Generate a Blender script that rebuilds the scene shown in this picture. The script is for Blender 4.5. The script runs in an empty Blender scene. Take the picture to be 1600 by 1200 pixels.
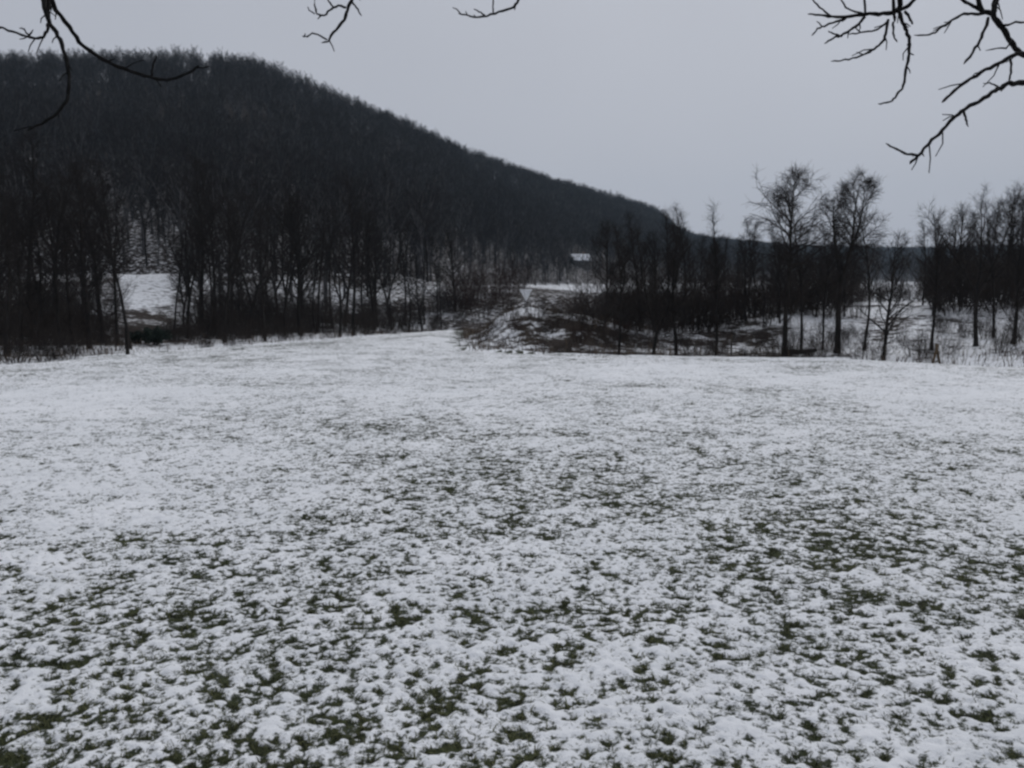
import bpy, math, random
import numpy as np

SC = bpy.context.scene
COL = SC.collection
R = math.radians

# ------------------------------------------------------------------ camera
F_PX, HORIZON = 1256.0, 440.0            # focal length and horizon row, for a 1600 x 1200 frame
PITCH = math.atan((600 - HORIZON) / F_PX)
EYE = 1.65
cam_d = bpy.data.cameras.new('camera')
cam_d.sensor_width = 36.0
cam_d.lens = 36.0 * F_PX / 1600.0
cam_d.clip_start, cam_d.clip_end = 0.05, 8000.0
cam = bpy.data.objects.new('camera', cam_d)
COL.objects.link(cam)
cam.location = (0, 0, EYE)
cam.rotation_euler = (math.pi / 2 - PITCH, 0, 0)
SC.camera = cam

# ------------------------------------------------------------------ sky, sun, exposure
SUN_EL, SUN_AZ = R(48), R(25)            # a soft bright spot behind the cloud, ahead of the camera
world = bpy.data.worlds.new('World')
SC.world = world
world.use_nodes = True
nt = world.node_tree
nt.nodes.clear()
out = nt.nodes.new('ShaderNodeOutputWorld')
bg = nt.nodes.new('ShaderNodeBackground')
sky = nt.nodes.new('ShaderNodeTexSky')
sky.sky_type = 'NISHITA'
sky.sun_disc = False
sky.sun_elevation, sky.sun_rotation = SUN_EL, SUN_AZ
sky.dust_density, sky.air_density = 4.0, 1.0
grey = nt.nodes.new('ShaderNodeRGBToBW')
cl = nt.nodes.new('ShaderNodeMix'); cl.data_type = 'RGBA'
cl.inputs[0].default_value = 0.90        # the cloud sheet hides nine tenths of the clear sky
cn = nt.nodes.new('ShaderNodeTexNoise')
cn.inputs['Scale'].default_value = 1.6
cn.inputs['Detail'].default_value = 3.0
cr = nt.nodes.new('ShaderNodeValToRGB')
cr.color_ramp.elements[0].position, cr.color_ramp.elements[1].position = 0.3, 0.7
SKY_A, SKY_B = (4.26, 4.50, 5.14, 1), (4.74, 4.98, 5.64, 1)
cr.color_ramp.elements[0].color, cr.color_ramp.elements[1].color = SKY_A, SKY_B
tc = nt.nodes.new('ShaderNodeTexCoord')
nt.links.new(tc.outputs['Generated'], cn.inputs['Vector'])
nt.links.new(cn.outputs['Fac'], cr.inputs['Fac'])
nt.links.new(sky.outputs['Color'], grey.inputs['Color'])
nt.links.new(grey.outputs['Val'], cl.inputs['A'])
nt.links.new(cr.outputs['Color'], cl.inputs['B'])
nt.links.new(cl.outputs['Result'], bg.inputs['Color'])
bg.inputs['Strength'].default_value = 0.1
nt.links.new(bg.outputs['Background'], out.inputs['Surface'])

sun_d = bpy.data.lights.new('sun', 'SUN')
sun_d.energy, sun_d.angle, sun_d.color = 1.1, R(50), (1.0, 0.97, 0.94)
sun = bpy.data.objects.new('sun', sun_d)
COL.objects.link(sun)
sun.rotation_euler = (-(math.pi / 2 - SUN_EL), 0, -SUN_AZ)
sun.location = (10, 20, 40)

SC.view_settings.view_transform = 'Standard'
SC.view_settings.look = 'None'
SC.view_settings.gamma = 1.0
SC.view_settings.use_curve_mapping = False
SC.view_settings.exposure = 0.0
SC.cycles.use_denoising = True
SC.cycles.max_bounces = 5
SC.cycles.diffuse_bounces = 3
SC.cycles.volume_bounces = 0
SC.cycles.pixel_filter_type = 'BLACKMAN_HARRIS'
SC.cycles.filter_width = 2.6             # the photograph is soft

# ------------------------------------------------------------------ noise
def _hash(ix, iy, seed):
    h = (ix.astype(np.int64) * 374761393 + iy.astype(np.int64) * 668265263 + seed * 974711) & 0xFFFFFFFF
    h = ((h ^ (h >> 13)) * 1274126177) & 0xFFFFFFFF
    h = h ^ (h >> 16)
    return (h & 0xFFFFFF).astype(np.float64) / 0xFFFFFF

def noise(x, y, wl, seed=0):
    """value noise of wavelength wl, roughly -1..1"""
    a = 0.6
    x, y = (x * math.cos(a + seed) - y * math.sin(a + seed)) / wl, (x * math.sin(a + seed) + y * math.cos(a + seed)) / wl
    ix, iy = np.floor(x), np.floor(y)
    fx, fy = x - ix, y - iy
    fx = fx * fx * fx * (fx * (fx * 6 - 15) + 10)
    fy = fy * fy * fy * (fy * (fy * 6 - 15) + 10)
    v00, v10 = _hash(ix, iy, seed), _hash(ix + 1, iy, seed)
    v01, v11 = _hash(ix, iy + 1, seed), _hash(ix + 1, iy + 1, seed)
    v = (v00 * (1 - fx) + v10 * fx) * (1 - fy) + (v01 * (1 - fx) + v11 * fx) * fy
    return v * 2 - 1

def smooth(a, b, v):
    t = np.clip((v - a) / (b - a), 0, 1)
    return t * t * (3 - 2 * t)

# ------------------------------------------------------------------ terrain
SLOPE = 0.035
EDGE = [(-90, 2), (-40, 14), (-16.3, 25.6), (-15.5, 32.4), (-12.9, 40.6), (-10.1, 53), (-5.4, 72), (-4.4, 70), (-3.5, 55), (-2.7, 41), (-1.6, 34.5),
        (1.1, 31.6), (7.3, 30.6), (11.7, 29.3), (15.1, 24.3), (40, 12), (90, 0)]

def edge_distance(x, y):
    """signed distance from the field's far edge, positive beyond it"""
    d2 = np.full(x.shape, 1e12)
    for (ax, ay), (bx, by) in zip(EDGE[:-1], EDGE[1:]):
        vx, vy = bx - ax, by - ay
        t = np.clip(((x - ax) * vx + (y - ay) * vy) / (vx * vx + vy * vy), 0, 1)
        d2 = np.minimum(d2, (x - ax - t * vx) ** 2 + (y - ay - t * vy) ** 2)
    poly = EDGE + [(400, -400), (-400, -400)]
    inside = np.zeros(x.shape, bool)
    n = len(poly)
    for i in range(n):
        (ax, ay), (bx, by) = poly[i], poly[(i + 1) % n]
        if ay == by:
            continue
        c = ((ay > y) != (by > y)) & (x < (bx - ax) * (y - ay) / (by - ay) + ax)
        inside ^= c
    return np.where(inside, -1, 1) * np.sqrt(d2)

U_K = [-3.0, -1.2, -0.64, -0.44, -0.32, -0.255, -0.19, -0.127, -0.048, 0.048, 0.127, 0.165, 0.182, 0.196, 0.22, 0.28, 0.36, 0.48, 0.64, 1.2, 3.0]
RIDGE_PX = [300, 140, 96, 86, 95, 122, 160, 190, 237, 277, 302, 316, 325, 345, 362, 372, 380, 384, 380, 368, 400]
U_F = [-3.0, -0.64, -0.3, -0.1, 0.085, 0.2, 0.4, 0.64, 3.0]
FOOT_D = [90, 95, 105, 140, 232, 330, 640, 820, 820]
U_R = [-3.0, -0.64, -0.32, -0.1, 0.19, 0.5, 0.64, 3.0]
RIDGE_D = [290, 300, 330, 420, 620, 1200, 1340, 1340]
TREE_TOP = 13.0

def hill_params(u):
    rd = np.interp(u, U_R, RIDGE_D)
    rz = EYE + rd * (HORIZON - np.interp(u, U_K, RIDGE_PX)) / F_PX - TREE_TOP
    return np.interp(u, U_F, FOOT_D), rd, rz

def height(x, y):
    x = np.asarray(x, float); y = np.asarray(y, float)
    e = edge_distance(x, y)
    field = -SLOPE * np.maximum(y, -40) + 0.05 * noise(x, y, 7.0, 3) + 0.02 * noise(x, y, 2.5, 4)
    field = field - 0.10 * smooth(-2.0, 0.0, e)                       # rounded lip
    yy = np.maximum(y, 1.0)
    u = np.where(y > 1, x / yy, np.sign(x) * 3.0)
    u = np.clip(u, -3, 3)
    left = smooth(-0.05, -0.16, u)
    # beyond the edge: a ditch, then ground that climbs to the valley floor
    ditch = (1 - 0.85 * left) * 0.55 * smooth(0.0, 2.2, e) - 0.25 * (1 - 0.85 * left) * smooth(3.0, 6.0, e)
    rise_to = 0.35 + 0.35 * smooth(70, 160, y)
    far = rise_to + 2.2 * left * smooth(58, 95, y)
    near_lv = -SLOPE * np.maximum(y, -40) - ditch
    climb_r = smooth(3.0, 27.0, e) ** 0.85
    climb_l = smooth(2.0, 36.0, e)
    mound = smooth(-0.10, -0.03, u) * (1 - smooth(0.13, 0.20, u))
    climb_m = smooth(4.0, 26.0, e)
    climb = left * climb_l + (1 - left) * (mound * climb_m + (1 - mound) * climb_r)
    beyond = near_lv * (1 - climb) + far * climb + 0.10 * noise(x, y, 3.1, 7) * smooth(0.5, 4, e) + 0.22 * noise(x, y, 9.0, 8) * smooth(2, 10, e)
    # the bank in the middle, its crest falling to the right
    crest = np.interp(u, [-0.065, -0.04, -0.012, 0.02, 0.08, 0.14, 0.21, 0.28, 0.36], [0, 0.6, 2.1, 2.2, 1.7, 1.0, 0.55, 0.25, 0])
    dy = y - 46.5 - 1.2 * noise(x, y, 6.0, 9)
    bump = crest * np.exp(-np.where(dy < 0, dy / 8.0, dy / 18.0) ** 2)
    beyond = np.maximum(beyond, near_lv + bump + (0.22 * noise(x, y, 2.6, 10) + 0.10 * noise(x, y, 1.1, 13)) * smooth(0.1, 0.6, bump))
    z = np.where(e > 0, beyond - 0.10, field)
    # the hill
    fd, rd, rz = hill_params(u)
    t = (yy - fd) / (rd - fd)
    g = np.where(t < 1, t, 1 - 0.12 * (t - 1))
    g = np.clip(g, 0, 1)
    g = g + 0.05 * noise(x, y, 60.0, 11) * smooth(0.05, 0.3, t) * (1 - smooth(0.75, 0.95, t)) + 0.02 * noise(x, y, 22.0, 12) * smooth(0.02, 0.2, t) * (1 - smooth(0.8, 1.0, t))
    hz = np.maximum(rz - far, 0) * np.clip(g, 0, 2)
    return z + np.where(y > 20, hz, 0)

def graded(a, b, n, k):
    t = np.linspace(-1, 1, n)
    s = np.sinh(k * t) / math.sinh(k)
    return np.where(s < 0, -a * s, b * s)

NX, NY = 420, 460
GX = graded(-1600, 1600, NX, 7.0)
GY = np.concatenate([-np.geomspace(600, 1.0, 40), np.arange(0, 90, 0.42), 90 + np.geomspace(0.5, 1410, 150)])
GY = np.sort(GY)
# refine the middle of x
GX = np.sort(np.concatenate([np.arange(-60, 60, 0.42), 60 + np.geomspace(0.6, 1540, 90), -60 - np.geomspace(0.6, 1540, 90)]))
MX, MY = np.meshgrid(GX, GY)
MZ = height(MX, MY)

def ground_z(x, y):
    """the ground sheet itself, bilinear between its grid points"""
    x = np.asarray(x, float); y = np.asarray(y, float)
    i = np.clip(np.searchsorted(GX, x) - 1, 0, len(GX) - 2)
    j = np.clip(np.searchsorted(GY, y) - 1, 0, len(GY) - 2)
    fx = np.clip((x - GX[i]) / (GX[i + 1] - GX[i]), 0, 1)
    fy = np.clip((y - GY[j]) / (GY[j + 1] - GY[j]), 0, 1)
    return (MZ[j, i] * (1 - fx) + MZ[j, i + 1] * fx) * (1 - fy) + (MZ[j + 1, i] * (1 - fx) + MZ[j + 1, i + 1] * fx) * fy

def gz(x, y):
    return float(ground_z(np.array([x]), np.array([y]))[0])

def at_column(px, y):
    """x of the plan point at depth y that lies under column px of the photograph"""
    z = gz((px - 800) / F_PX * y, y)
    return (px - 800) / F_PX * (y * math.cos(PITCH) + (EYE - z) * math.sin(PITCH))

# ------------------------------------------------------------------ materials
def mat(name):
    m = bpy.data.materials.new(name)
    m.use_nodes = True
    n = m.node_tree
    b = n.nodes['Principled BSDF']
    return m, n, b

def bark_mat(name, dark, light, scale=6.0, rough=0.95):
    m, n, b = mat(name)
    tcn = n.nodes.new('ShaderNodeTexCoord')
    mp = n.nodes.new('ShaderNodeMapping'); mp.inputs['Scale'].default_value = (1, 1, 0.25)
    nz = n.nodes.new('ShaderNodeTexNoise'); nz.inputs['Scale'].default_value = scale; nz.inputs['Detail'].default_value = 5
    rp = n.nodes.new('ShaderNodeValToRGB')
    rp.color_ramp.elements[0].position, rp.color_ramp.elements[1].position = 0.35, 0.7
    rp.color_ramp.elements[0].color, rp.color_ramp.elements[1].color = (*dark, 1), (*light, 1)
    n.links.new(tcn.outputs['Object'], mp.inputs['Vector'])
    n.links.new(mp.outputs['Vector'], nz.inputs['Vector'])
    n.links.new(nz.outputs['Fac'], rp.inputs['Fac'])
    n.links.new(rp.outputs['Color'], b.inputs['Base Color'])
    b.inputs['Roughness'].default_value = rough
    b.inputs['Specular IOR Level'].default_value = 0.15
    bp = n.nodes.new('ShaderNodeBump'); bp.inputs['Strength'].default_value = 0.6; bp.inputs['Distance'].default_value = 0.02
    n.links.new(nz.outputs['Fac'], bp.inputs['Height'])
    n.links.new(bp.outputs['Normal'], b.inputs['Normal'])
    return m

BARK = bark_mat('bark_wet_dark', (0.012, 0.010, 0.009), (0.032, 0.027, 0.024))
TWIG = bark_mat('twig_dark', (0.013, 0.011, 0.010), (0.028, 0.023, 0.021))
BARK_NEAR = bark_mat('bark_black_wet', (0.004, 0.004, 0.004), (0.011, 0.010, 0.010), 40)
BARK_GREY = bark_mat('bark_grey_beech', (0.04, 0.04, 0.042), (0.135, 0.13, 0.13), 2.5)
TWIG_GREY = bark_mat('twig_grey_brown', (0.014, 0.012, 0.012), (0.026, 0.023, 0.023))
SHRUB_TWIG = bark_mat('shrub_twig_brown', (0.020, 0.016, 0.014), (0.055, 0.043, 0.037))
TWIG_RED = bark_mat('twig_red_brown', (0.022, 0.012, 0.009), (0.045, 0.024, 0.018))
STAKE = bark_mat('weathered_stake_wood', (0.03, 0.026, 0.022), (0.085, 0.07, 0.055), 9)
BROWN_WOOD = bark_mat('brown_pole_wood', (0.05, 0.035, 0.02), (0.13, 0.09, 0.055), 9)

# snow
SNOW, n, b = mat('fresh_thin_snow')
geo = n.nodes.new('ShaderNodeNewGeometry')
n1 = n.nodes.new('ShaderNodeTexNoise'); n1.inputs['Scale'].default_value = 1.3; n1.inputs['Detail'].default_value = 6
rp = n.nodes.new('ShaderNodeValToRGB')
rp.color_ramp.elements[0].position, rp.color_ramp.elements[1].position = 0.3, 0.7
rp.color_ramp.elements[0].color, rp.color_ramp.elements[1].color = (0.74, 0.76, 0.785, 1), (0.84, 0.855, 0.88, 1)
n2 = n.nodes.new('ShaderNodeTexNoise'); n2.inputs['Scale'].default_value = 110.0; n2.inputs['Detail'].default_value = 4
bp = n.nodes.new('ShaderNodeBump'); bp.inputs['Strength'].default_value = 0.6; bp.inputs['Distance'].default_value = 0.012
n.links.new(geo.outputs['Position'], n1.inputs['Vector']); n.links.new(geo.outputs['Position'], n2.inputs['Vector'])
dp = n.nodes.new('ShaderNodeAttribute'); dp.attribute_name = 'depth'        # where it lies thin the grass shows through
n3 = n.nodes.new('ShaderNodeTexNoise'); n3.inputs['Scale'].default_value = 30.0; n3.inputs['Detail'].default_value = 7; n3.inputs['Roughness'].default_value = 0.72
m1 = n.nodes.new('ShaderNodeMath'); m1.operation = 'MULTIPLY_ADD'; m1.inputs[1].default_value = 0.090; m1.inputs[2].default_value = -0.0425
m2 = n.nodes.new('ShaderNodeMath'); m2.operation = 'SUBTRACT'
m3 = n.nodes.new('ShaderNodeMapRange'); m3.inputs['From Min'].default_value = -0.0015; m3.inputs['From Max'].default_value = 0.0075
mx = n.nodes.new('ShaderNodeMix'); mx.data_type = 'RGBA'; mx.inputs['A'].default_value = (0.032, 0.040, 0.022, 1)
n.links.new(geo.outputs['Position'], n3.inputs['Vector']); n.links.new(n3.outputs['Fac'], m1.inputs[0])
n.links.new(dp.outputs['Fac'], m2.inputs[0]); n.links.new(m1.outputs[0], m2.inputs[1]); n.links.new(m2.outputs[0], m3.inputs['Value'])
n.links.new(m3.outputs['Result'], mx.inputs['Factor']); n.links.new(rp.outputs['Color'], mx.inputs['B'])
n.links.new(n1.outputs['Fac'], rp.inputs['Fac']); n.links.new(mx.outputs['Result'], b.inputs['Base Color'])
n.links.new(n2.outputs['Fac'], bp.inputs['Height']); n.links.new(bp.outputs['Normal'], b.inputs['Normal'])
b.inputs['Roughness'].default_value = 0.85
b.inputs['Specular IOR Level'].default_value = 0.2

# ground: grass or leaf litter under a broken cover of snow ("snow" and "litter" come from the sheet)
GROUND, n, b = mat('winter_ground')
geo = n.nodes.new('ShaderNodeNewGeometry')
asn = n.nodes.new('ShaderNodeAttribute'); asn.attribute_name = 'snow'
ali = n.nodes.new('ShaderNodeAttribute'); ali.attribute_name = 'litter'
ng = n.nodes.new('ShaderNodeTexNoise'); ng.inputs['Scale'].default_value = 14; ng.inputs['Detail'].default_value = 5
rg = n.nodes.new('ShaderNodeValToRGB')
rg.color_ramp.elements[0].position, rg.color_ramp.elements[1].position = 0.35, 0.68
rg.color_ramp.elements[0].color, rg.color_ramp.elements[1].color = (0.014, 0.016, 0.009, 1), (0.052, 0.062, 0.030, 1)
rl = n.nodes.new('ShaderNodeValToRGB')
rl.color_ramp.elements[0].position, rl.color_ramp.elements[1].position = 0.3, 0.72
rl.color_ramp.elements[0].color, rl.color_ramp.elements[1].color = (0.014, 0.011, 0.010, 1), (0.052, 0.040, 0.033, 1)
mxl = n.nodes.new('ShaderNodeMix'); mxl.data_type = 'RGBA'
ns = n.nodes.new('ShaderNodeTexNoise'); ns.inputs['Scale'].default_value = 1.9; ns.inputs['Detail'].default_value = 9; ns.inputs['Roughness'].default_value = 0.68
ad = n.nodes.new('ShaderNodeMath'); ad.operation = 'ADD'
thr = n.nodes.new('ShaderNodeMapRange'); thr.inputs['From Min'].default_value = 0.93; thr.inputs['From Max'].default_value = 1.05
mxs = n.nodes.new('ShaderNodeMix'); mxs.data_type = 'RGBA'
mxs.inputs['B'].default_value = (0.76, 0.78, 0.81, 1)
for nn in (ng, ns):
    n.links.new(geo.outputs['Position'], nn.inputs['Vector'])
n.links.new(ng.outputs['Fac'], rg.inputs['Fac']); n.links.new(ng.outputs['Fac'], rl.inputs['Fac'])
n.links.new(ali.outputs['Fac'], mxl.inputs['Factor'])
n.links.new(rg.outputs['Color'], mxl.inputs['A']); n.links.new(rl.outputs['Color'], mxl.inputs['B'])
n.links.new(ns.outputs['Fac'], ad.inputs[0]); n.links.new(asn.outputs['Fac'], ad.inputs[1])
n.links.new(ad.outputs[0], thr.inputs['Value'])
n.links.new(thr.outputs['Result'], mxs.inputs['Factor'])
n.links.new(mxl.outputs['Result'], mxs.inputs['A'])
n.links.new(mxs.outputs['Result'], b.inputs['Base Color'])
bp = n.nodes.new('ShaderNodeBump'); bp.inputs['Strength'].default_value = 0.5; bp.inputs['Distance'].default_value = 0.05
n.links.new(ns.outputs['Fac'], bp.inputs['Height']); n.links.new(bp.outputs['Normal'], b.inputs['Normal'])
b.inputs['Roughness'].default_value = 0.9
b.inputs['Specular IOR Level'].default_value = 0.1

def blade_mat(name, a, c):
    m, n, b = mat(name)
    at = n.nodes.new('ShaderNodeAttribute'); at.attribute_name = 'tone'
    rp = n.nodes.new('ShaderNodeValToRGB')
    rp.color_ramp.elements[0].color, rp.color_ramp.elements[1].color = (*a, 1), (*c, 1)
    n.links.new(at.outputs['Fac'], rp.inputs['Fac']); n.links.new(rp.outputs['Color'], b.inputs['Base Color'])
    b.inputs['Roughness'].default_value = 0.8; b.inputs['Specular IOR Level'].default_value = 0.2
    return m
GRASS = blade_mat('winter_grass_blades', (0.014, 0.022, 0.008), (0.120, 0.125, 0.055))
STRAW = blade_mat('dead_bank_grass', (0.030, 0.020, 0.014), (0.15, 0.11, 0.075))
LEAF = blade_mat('evergreen_leaf', (0.010, 0.016, 0.012), (0.022, 0.036, 0.026))

def plain(name, c, rough=0.7):
    m, n, b = mat(name)
    nz = n.nodes.new('ShaderNodeTexNoise'); nz.inputs['Scale'].default_value = 3; nz.inputs['Detail'].default_value = 5
    rp = n.nodes.new('ShaderNodeValToRGB')
    rp.color_ramp.elements[0].color = (*[v * 0.78 for v in c], 1); rp.color_ramp.elements[1].color = (*c, 1)
    n.links.new(nz.outputs['Fac'], rp.inputs['Fac']); n.links.new(rp.outputs['Color'], b.inputs['Base Color'])
    b.inputs['Roughness'].default_value = rough
    return m
WHITE_PAINT = plain('white_painted_metal', (0.8, 0.81, 0.83), 0.5)
POST_METAL = plain('galvanised_post', (0.35, 0.36, 0.37), 0.5)
HOUSE_WALL = plain('dark_timber_wall', (0.045, 0.038, 0.034), 0.9)
ROOF_SNOW = plain('roof_snow', (0.76, 0.79, 0.84), 0.9)
HOUSE_TRIM = plain('grey_window_trim', (0.30, 0.30, 0.30), 0.7)
PANE = plain('dark_window_glass', (0.02, 0.025, 0.03), 0.12)
BRICK = plain('chimney_masonry', (0.16, 0.10, 0.08), 0.9)

# ------------------------------------------------------------------ mesh helpers
def fast_mesh(name, verts, quads=None, tris=None, smooth_shade=True):
    me = bpy.data.meshes.new(name)
    verts = np.asarray(verts, np.float32).reshape(-1, 3)
    loops, starts, tot = [], [], 0
    if quads is not None and len(quads):
        q = np.asarray(quads, np.int32).reshape(-1, 4)
        loops.append(q.ravel()); starts.append(np.arange(len(q), dtype=np.int32) * 4); tot = len(q) * 4
    if tris is not None and len(tris):
        t = np.asarray(tris, np.int32).reshape(-1, 3)
        loops.append(t.ravel()); starts.append(tot + np.arange(len(t), dtype=np.int32) * 3)
    loops = np.concatenate(loops); starts = np.concatenate(starts)
    me.vertices.add(len(verts)); me.vertices.foreach_set('co', verts.ravel())
    me.loops.add(len(loops)); me.loops.foreach_set('vertex_index', loops)
    me.polygons.add(len(starts)); me.polygons.foreach_set('loop_start', starts)
    me.update(calc_edges=True)
    if smooth_shade:
        me.polygons.foreach_set('use_smooth', np.ones(len(starts), bool))
    return me

def attr(me, name, values):
    a = me.attributes.new(name, 'FLOAT', 'POINT')
    a.data.foreach_set('value', np.asarray(values, np.float32).ravel())

def link(name, me, material=None, parent=None):
    o = bpy.data.objects.new(name, me)
    COL.objects.link(o)
    if material is not None and me is not None and not me.materials:
        me.materials.append(material)
    if parent is not None:
        o.parent = parent
    return o

def tag(o, label=None, cat=None, group=None, kind=None):
    if label: o['label'] = label
    if cat: o['category'] = cat
    if group: o['group'] = group
    if kind: o['kind'] = kind
    return o

def empty(name, loc=(0, 0, 0), rz=0.0, s=1.0):
    o = bpy.data.objects.new(name, None)
    o.empty_display_size = 0.2
    COL.objects.link(o)
    o.location = loc; o.rotation_euler = (0, 0, rz); o.scale = (s, s, s)
    return o

def grid_quads(nx, ny):
    i, j = np.meshgrid(np.arange(nx - 1), np.arange(ny - 1))
    a = (j * nx + i).ravel()
    return np.stack([a, a + 1, a + nx + 1, a + nx], 1)

def box_mesh(name, boxes):
    v, q = [], []
    for (x0, x1, y0, y1, z0, z1) in boxes:
        k = len(v)
        v += [(x0, y0, z0), (x1, y0, z0), (x1, y1, z0), (x0, y1, z0), (x0, y0, z1), (x1, y0, z1), (x1, y1, z1), (x0, y1, z1)]
        q += [[k + a for a in f] for f in ((0, 3, 2, 1), (4, 5, 6, 7), (0, 1, 5, 4), (1, 2, 6, 5), (2, 3, 7, 6), (3, 0, 4, 7))]
    return fast_mesh(name, v, q, smooth_shade=False)

class Tubes:
    """collects tapered tubes along polylines"""
    def __init__(self): self.v, self.q, self.n = [], [], 0
    def add(self, pts, rad, sides):
        pts = np.asarray(pts, float); rad = np.asarray(rad, float)
        n = len(pts)
        tan = np.gradient(pts, axis=0)
        tan /= np.linalg.norm(tan, axis=1, keepdims=True) + 1e-9
        ref = np.array([0, 0, 1.0]) if abs(tan[0][2]) < 0.8 else np.array([1.0, 0, 0])
        s = np.cross(tan, ref); s /= np.linalg.norm(s, axis=1, keepdims=True) + 1e-9
        w = np.cross(tan, s)
        ang = np.arange(sides) * 2 * math.pi / sides
        ring = (s[:, None, :] * np.cos(ang)[None, :, None] + w[:, None, :] * np.sin(ang)[None, :, None]) * rad[:, None, None] + pts[:, None, :]
        self.v.append(ring.reshape(-1, 3))
        a = (np.arange(n - 1)[:, None] * sides + np.arange(sides)[None, :])
        bq = (np.arange(n - 1)[:, None] * sides + (np.arange(sides)[None, :] + 1) % sides)
        q = np.stack([a, bq, bq + sides, a + sides], 2).reshape(-1, 4) + self.n
        self.q.append(q)
        self.n += n * sides
    def mesh(self, name):
        return fast_mesh(name, np.concatenate(self.v), np.concatenate(self.q))

# ------------------------------------------------------------------ the ground sheet
E = edge_distance(MX, MY)
UU = np.clip(np.where(MY > 1, MX / np.maximum(MY, 1), np.sign(MX) * 3), -3, 3)
fd, rd, rz = hill_params(UU)
T = (MY - fd) / (rd - fd)
snow = np.full(MX.shape, 0.56)                                    # meadow
infan = (MY > 1.2) & (np.abs(MX) < 0.80 * MY + 1.0) & (E < -0.5)
snow = np.where(infan, -1.0, snow)                                # there the snow is a sheet of its own
mound = (smooth(-0.05, 0.0, UU) * (1 - smooth(0.20, 0.30, UU)))
bank = 0.47 + 0.10 * noise(MX, MY, 4.0, 21) + 0.13 * noise(MX, MY, 1.3, 22)
bank = bank - 0.03 * mound * (1 - smooth(43, 45, MY)) + 0.15 * mound * smooth(43.0, 45, MY + 1.5 * noise(MX, MY, 3, 28)) * (1 - smooth(48, 52, MY + 2 * noise(MX, MY, 4, 29)))
bank = bank + 0.09 * smooth(-0.06, -0.045, UU) * (1 - smooth(-0.005, 0.02, UU))
bank = bank + 0.10 * smooth(-0.10, -0.20, UU) * smooth(0.4, 1.2, E) * (1 - smooth(5, 7.5, E))
bank = bank - 0.10 * smooth(-0.12, -0.22, UU) * smooth(6, 9, E) * (1 - smooth(20, 26, E))
bank = bank + 0.10 * smooth(0.3, 0.36, UU) * smooth(3, 6, E)
snow = np.where(E > -0.5, bank + 0.08 * (1 - smooth(0.2, 1.0, E)), snow)
snow = np.where((E > 22) & (MY > 50), 0.58 + 0.05 * noise(MX, MY, 12, 23), snow)
gap = smooth(-0.490, -0.478, UU) * (1 - smooth(-0.428, -0.412, UU))
lm = smooth(-0.05, -0.09, UU) * (1 - gap)                            # behind the belt only the gap opens on clean snow
snow = np.where((E > 14) & (T <= 0), snow * (1 - lm) + (0.455 + 0.06 * noise(MX, MY, 6, 25)) * lm, snow)
mm = smooth(-0.09, -0.06, UU) * (1 - smooth(0.19, 0.24, UU)) * smooth(50, 53, MY) * (1 - smooth(90, 112, MY - 70 * (1 - smooth(0.0, 0.075, UU + 0.02 * noise(MX, MY, 5, 30))) + 9 * noise(MX, MY, 9, 27)))
snow = snow * (1 - mm) + (0.43 + 0.06 * noise(MX, MY, 5, 26)) * mm
wood = 0.425 + 0.03 * noise(MX, MY, 25, 24) - 0.035 * smooth(-0.20, -0.08, UU) - 0.20 * smooth(0.28, 0.55, T)
snow = np.where(T > 0.0, wood, snow)
lit = smooth(0.2, 1.5, E)
lit = np.where((E > 24) & (T < 0) & (UU > 0.22), 0.4, lit)
ALL_Q = grid_quads(len(GX), len(GY))
on_hill = (T.ravel()[ALL_Q].mean(1) > 0.0) & (MY.ravel()[ALL_Q].mean(1) > 40)
ALL_V = np.stack([MX, MY, MZ], 2).reshape(-1, 3)
for nm, sel, lab in (('ground', ~on_hill, 'snow dusted meadow, stream bank and valley floor'), ('hill', on_hill, 'long wooded hillside rising on the left')):
    fq = ALL_Q[sel]
    us_ = np.unique(fq)
    rm = np.full(MX.size, -1, np.int64); rm[us_] = np.arange(len(us_))
    me = fast_mesh(nm, ALL_V[us_], rm[fq])
    attr(me, 'snow', snow.ravel()[us_]); attr(me, 'litter', lit.ravel()[us_])
    tag(link(nm, me, GROUND), lab, kind='structure')

# ------------------------------------------------------------------ snow on the meadow: a broken sheet over the grass
STEP = 0.0029
rows = np.exp(np.arange(math.log(1.5), math.log(78), STEP))
us = np.arange(-0.72, 0.72, STEP)
SU, SY = np.meshgrid(us, rows)
SX = SU * (SY + 0.8)
CELL = STEP * SY

def snow_depth(x, y, cell):
    def oct(wl, seed):
        return noise(x, y, wl, seed) * (0.8 + 0.2 * smooth(0.7, 2.0, wl / cell))
    big = noise(x, y, 5.5, 31) * 0.6 + noise(x, y, 2.2, 32) * 0.6 + noise(x, y, 0.8, 37) * 0.5
    lean = smooth(12, 3, y) * (0.5 + 0.5 * smooth(1.0, -3.0, x))          # thinner snow near the walker, most of all on the left
    h = 0.0114 + 0.0050 * big - 0.0042 * lean + 0.003 * smooth(9, 16, y)
    h = h + 0.0038 * oct(0.24, 33) + 0.0042 * oct(0.105, 34) + 0.0080 * oct(0.055, 35) + 0.0090 * oct(0.030, 36)
    far = smooth(14, 28, y)
    h = h - far * 0.004 * smooth(0.0, 0.6, noise(x, y * 0.5, 0.7, 38)) - far * 0.003
    return h

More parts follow.
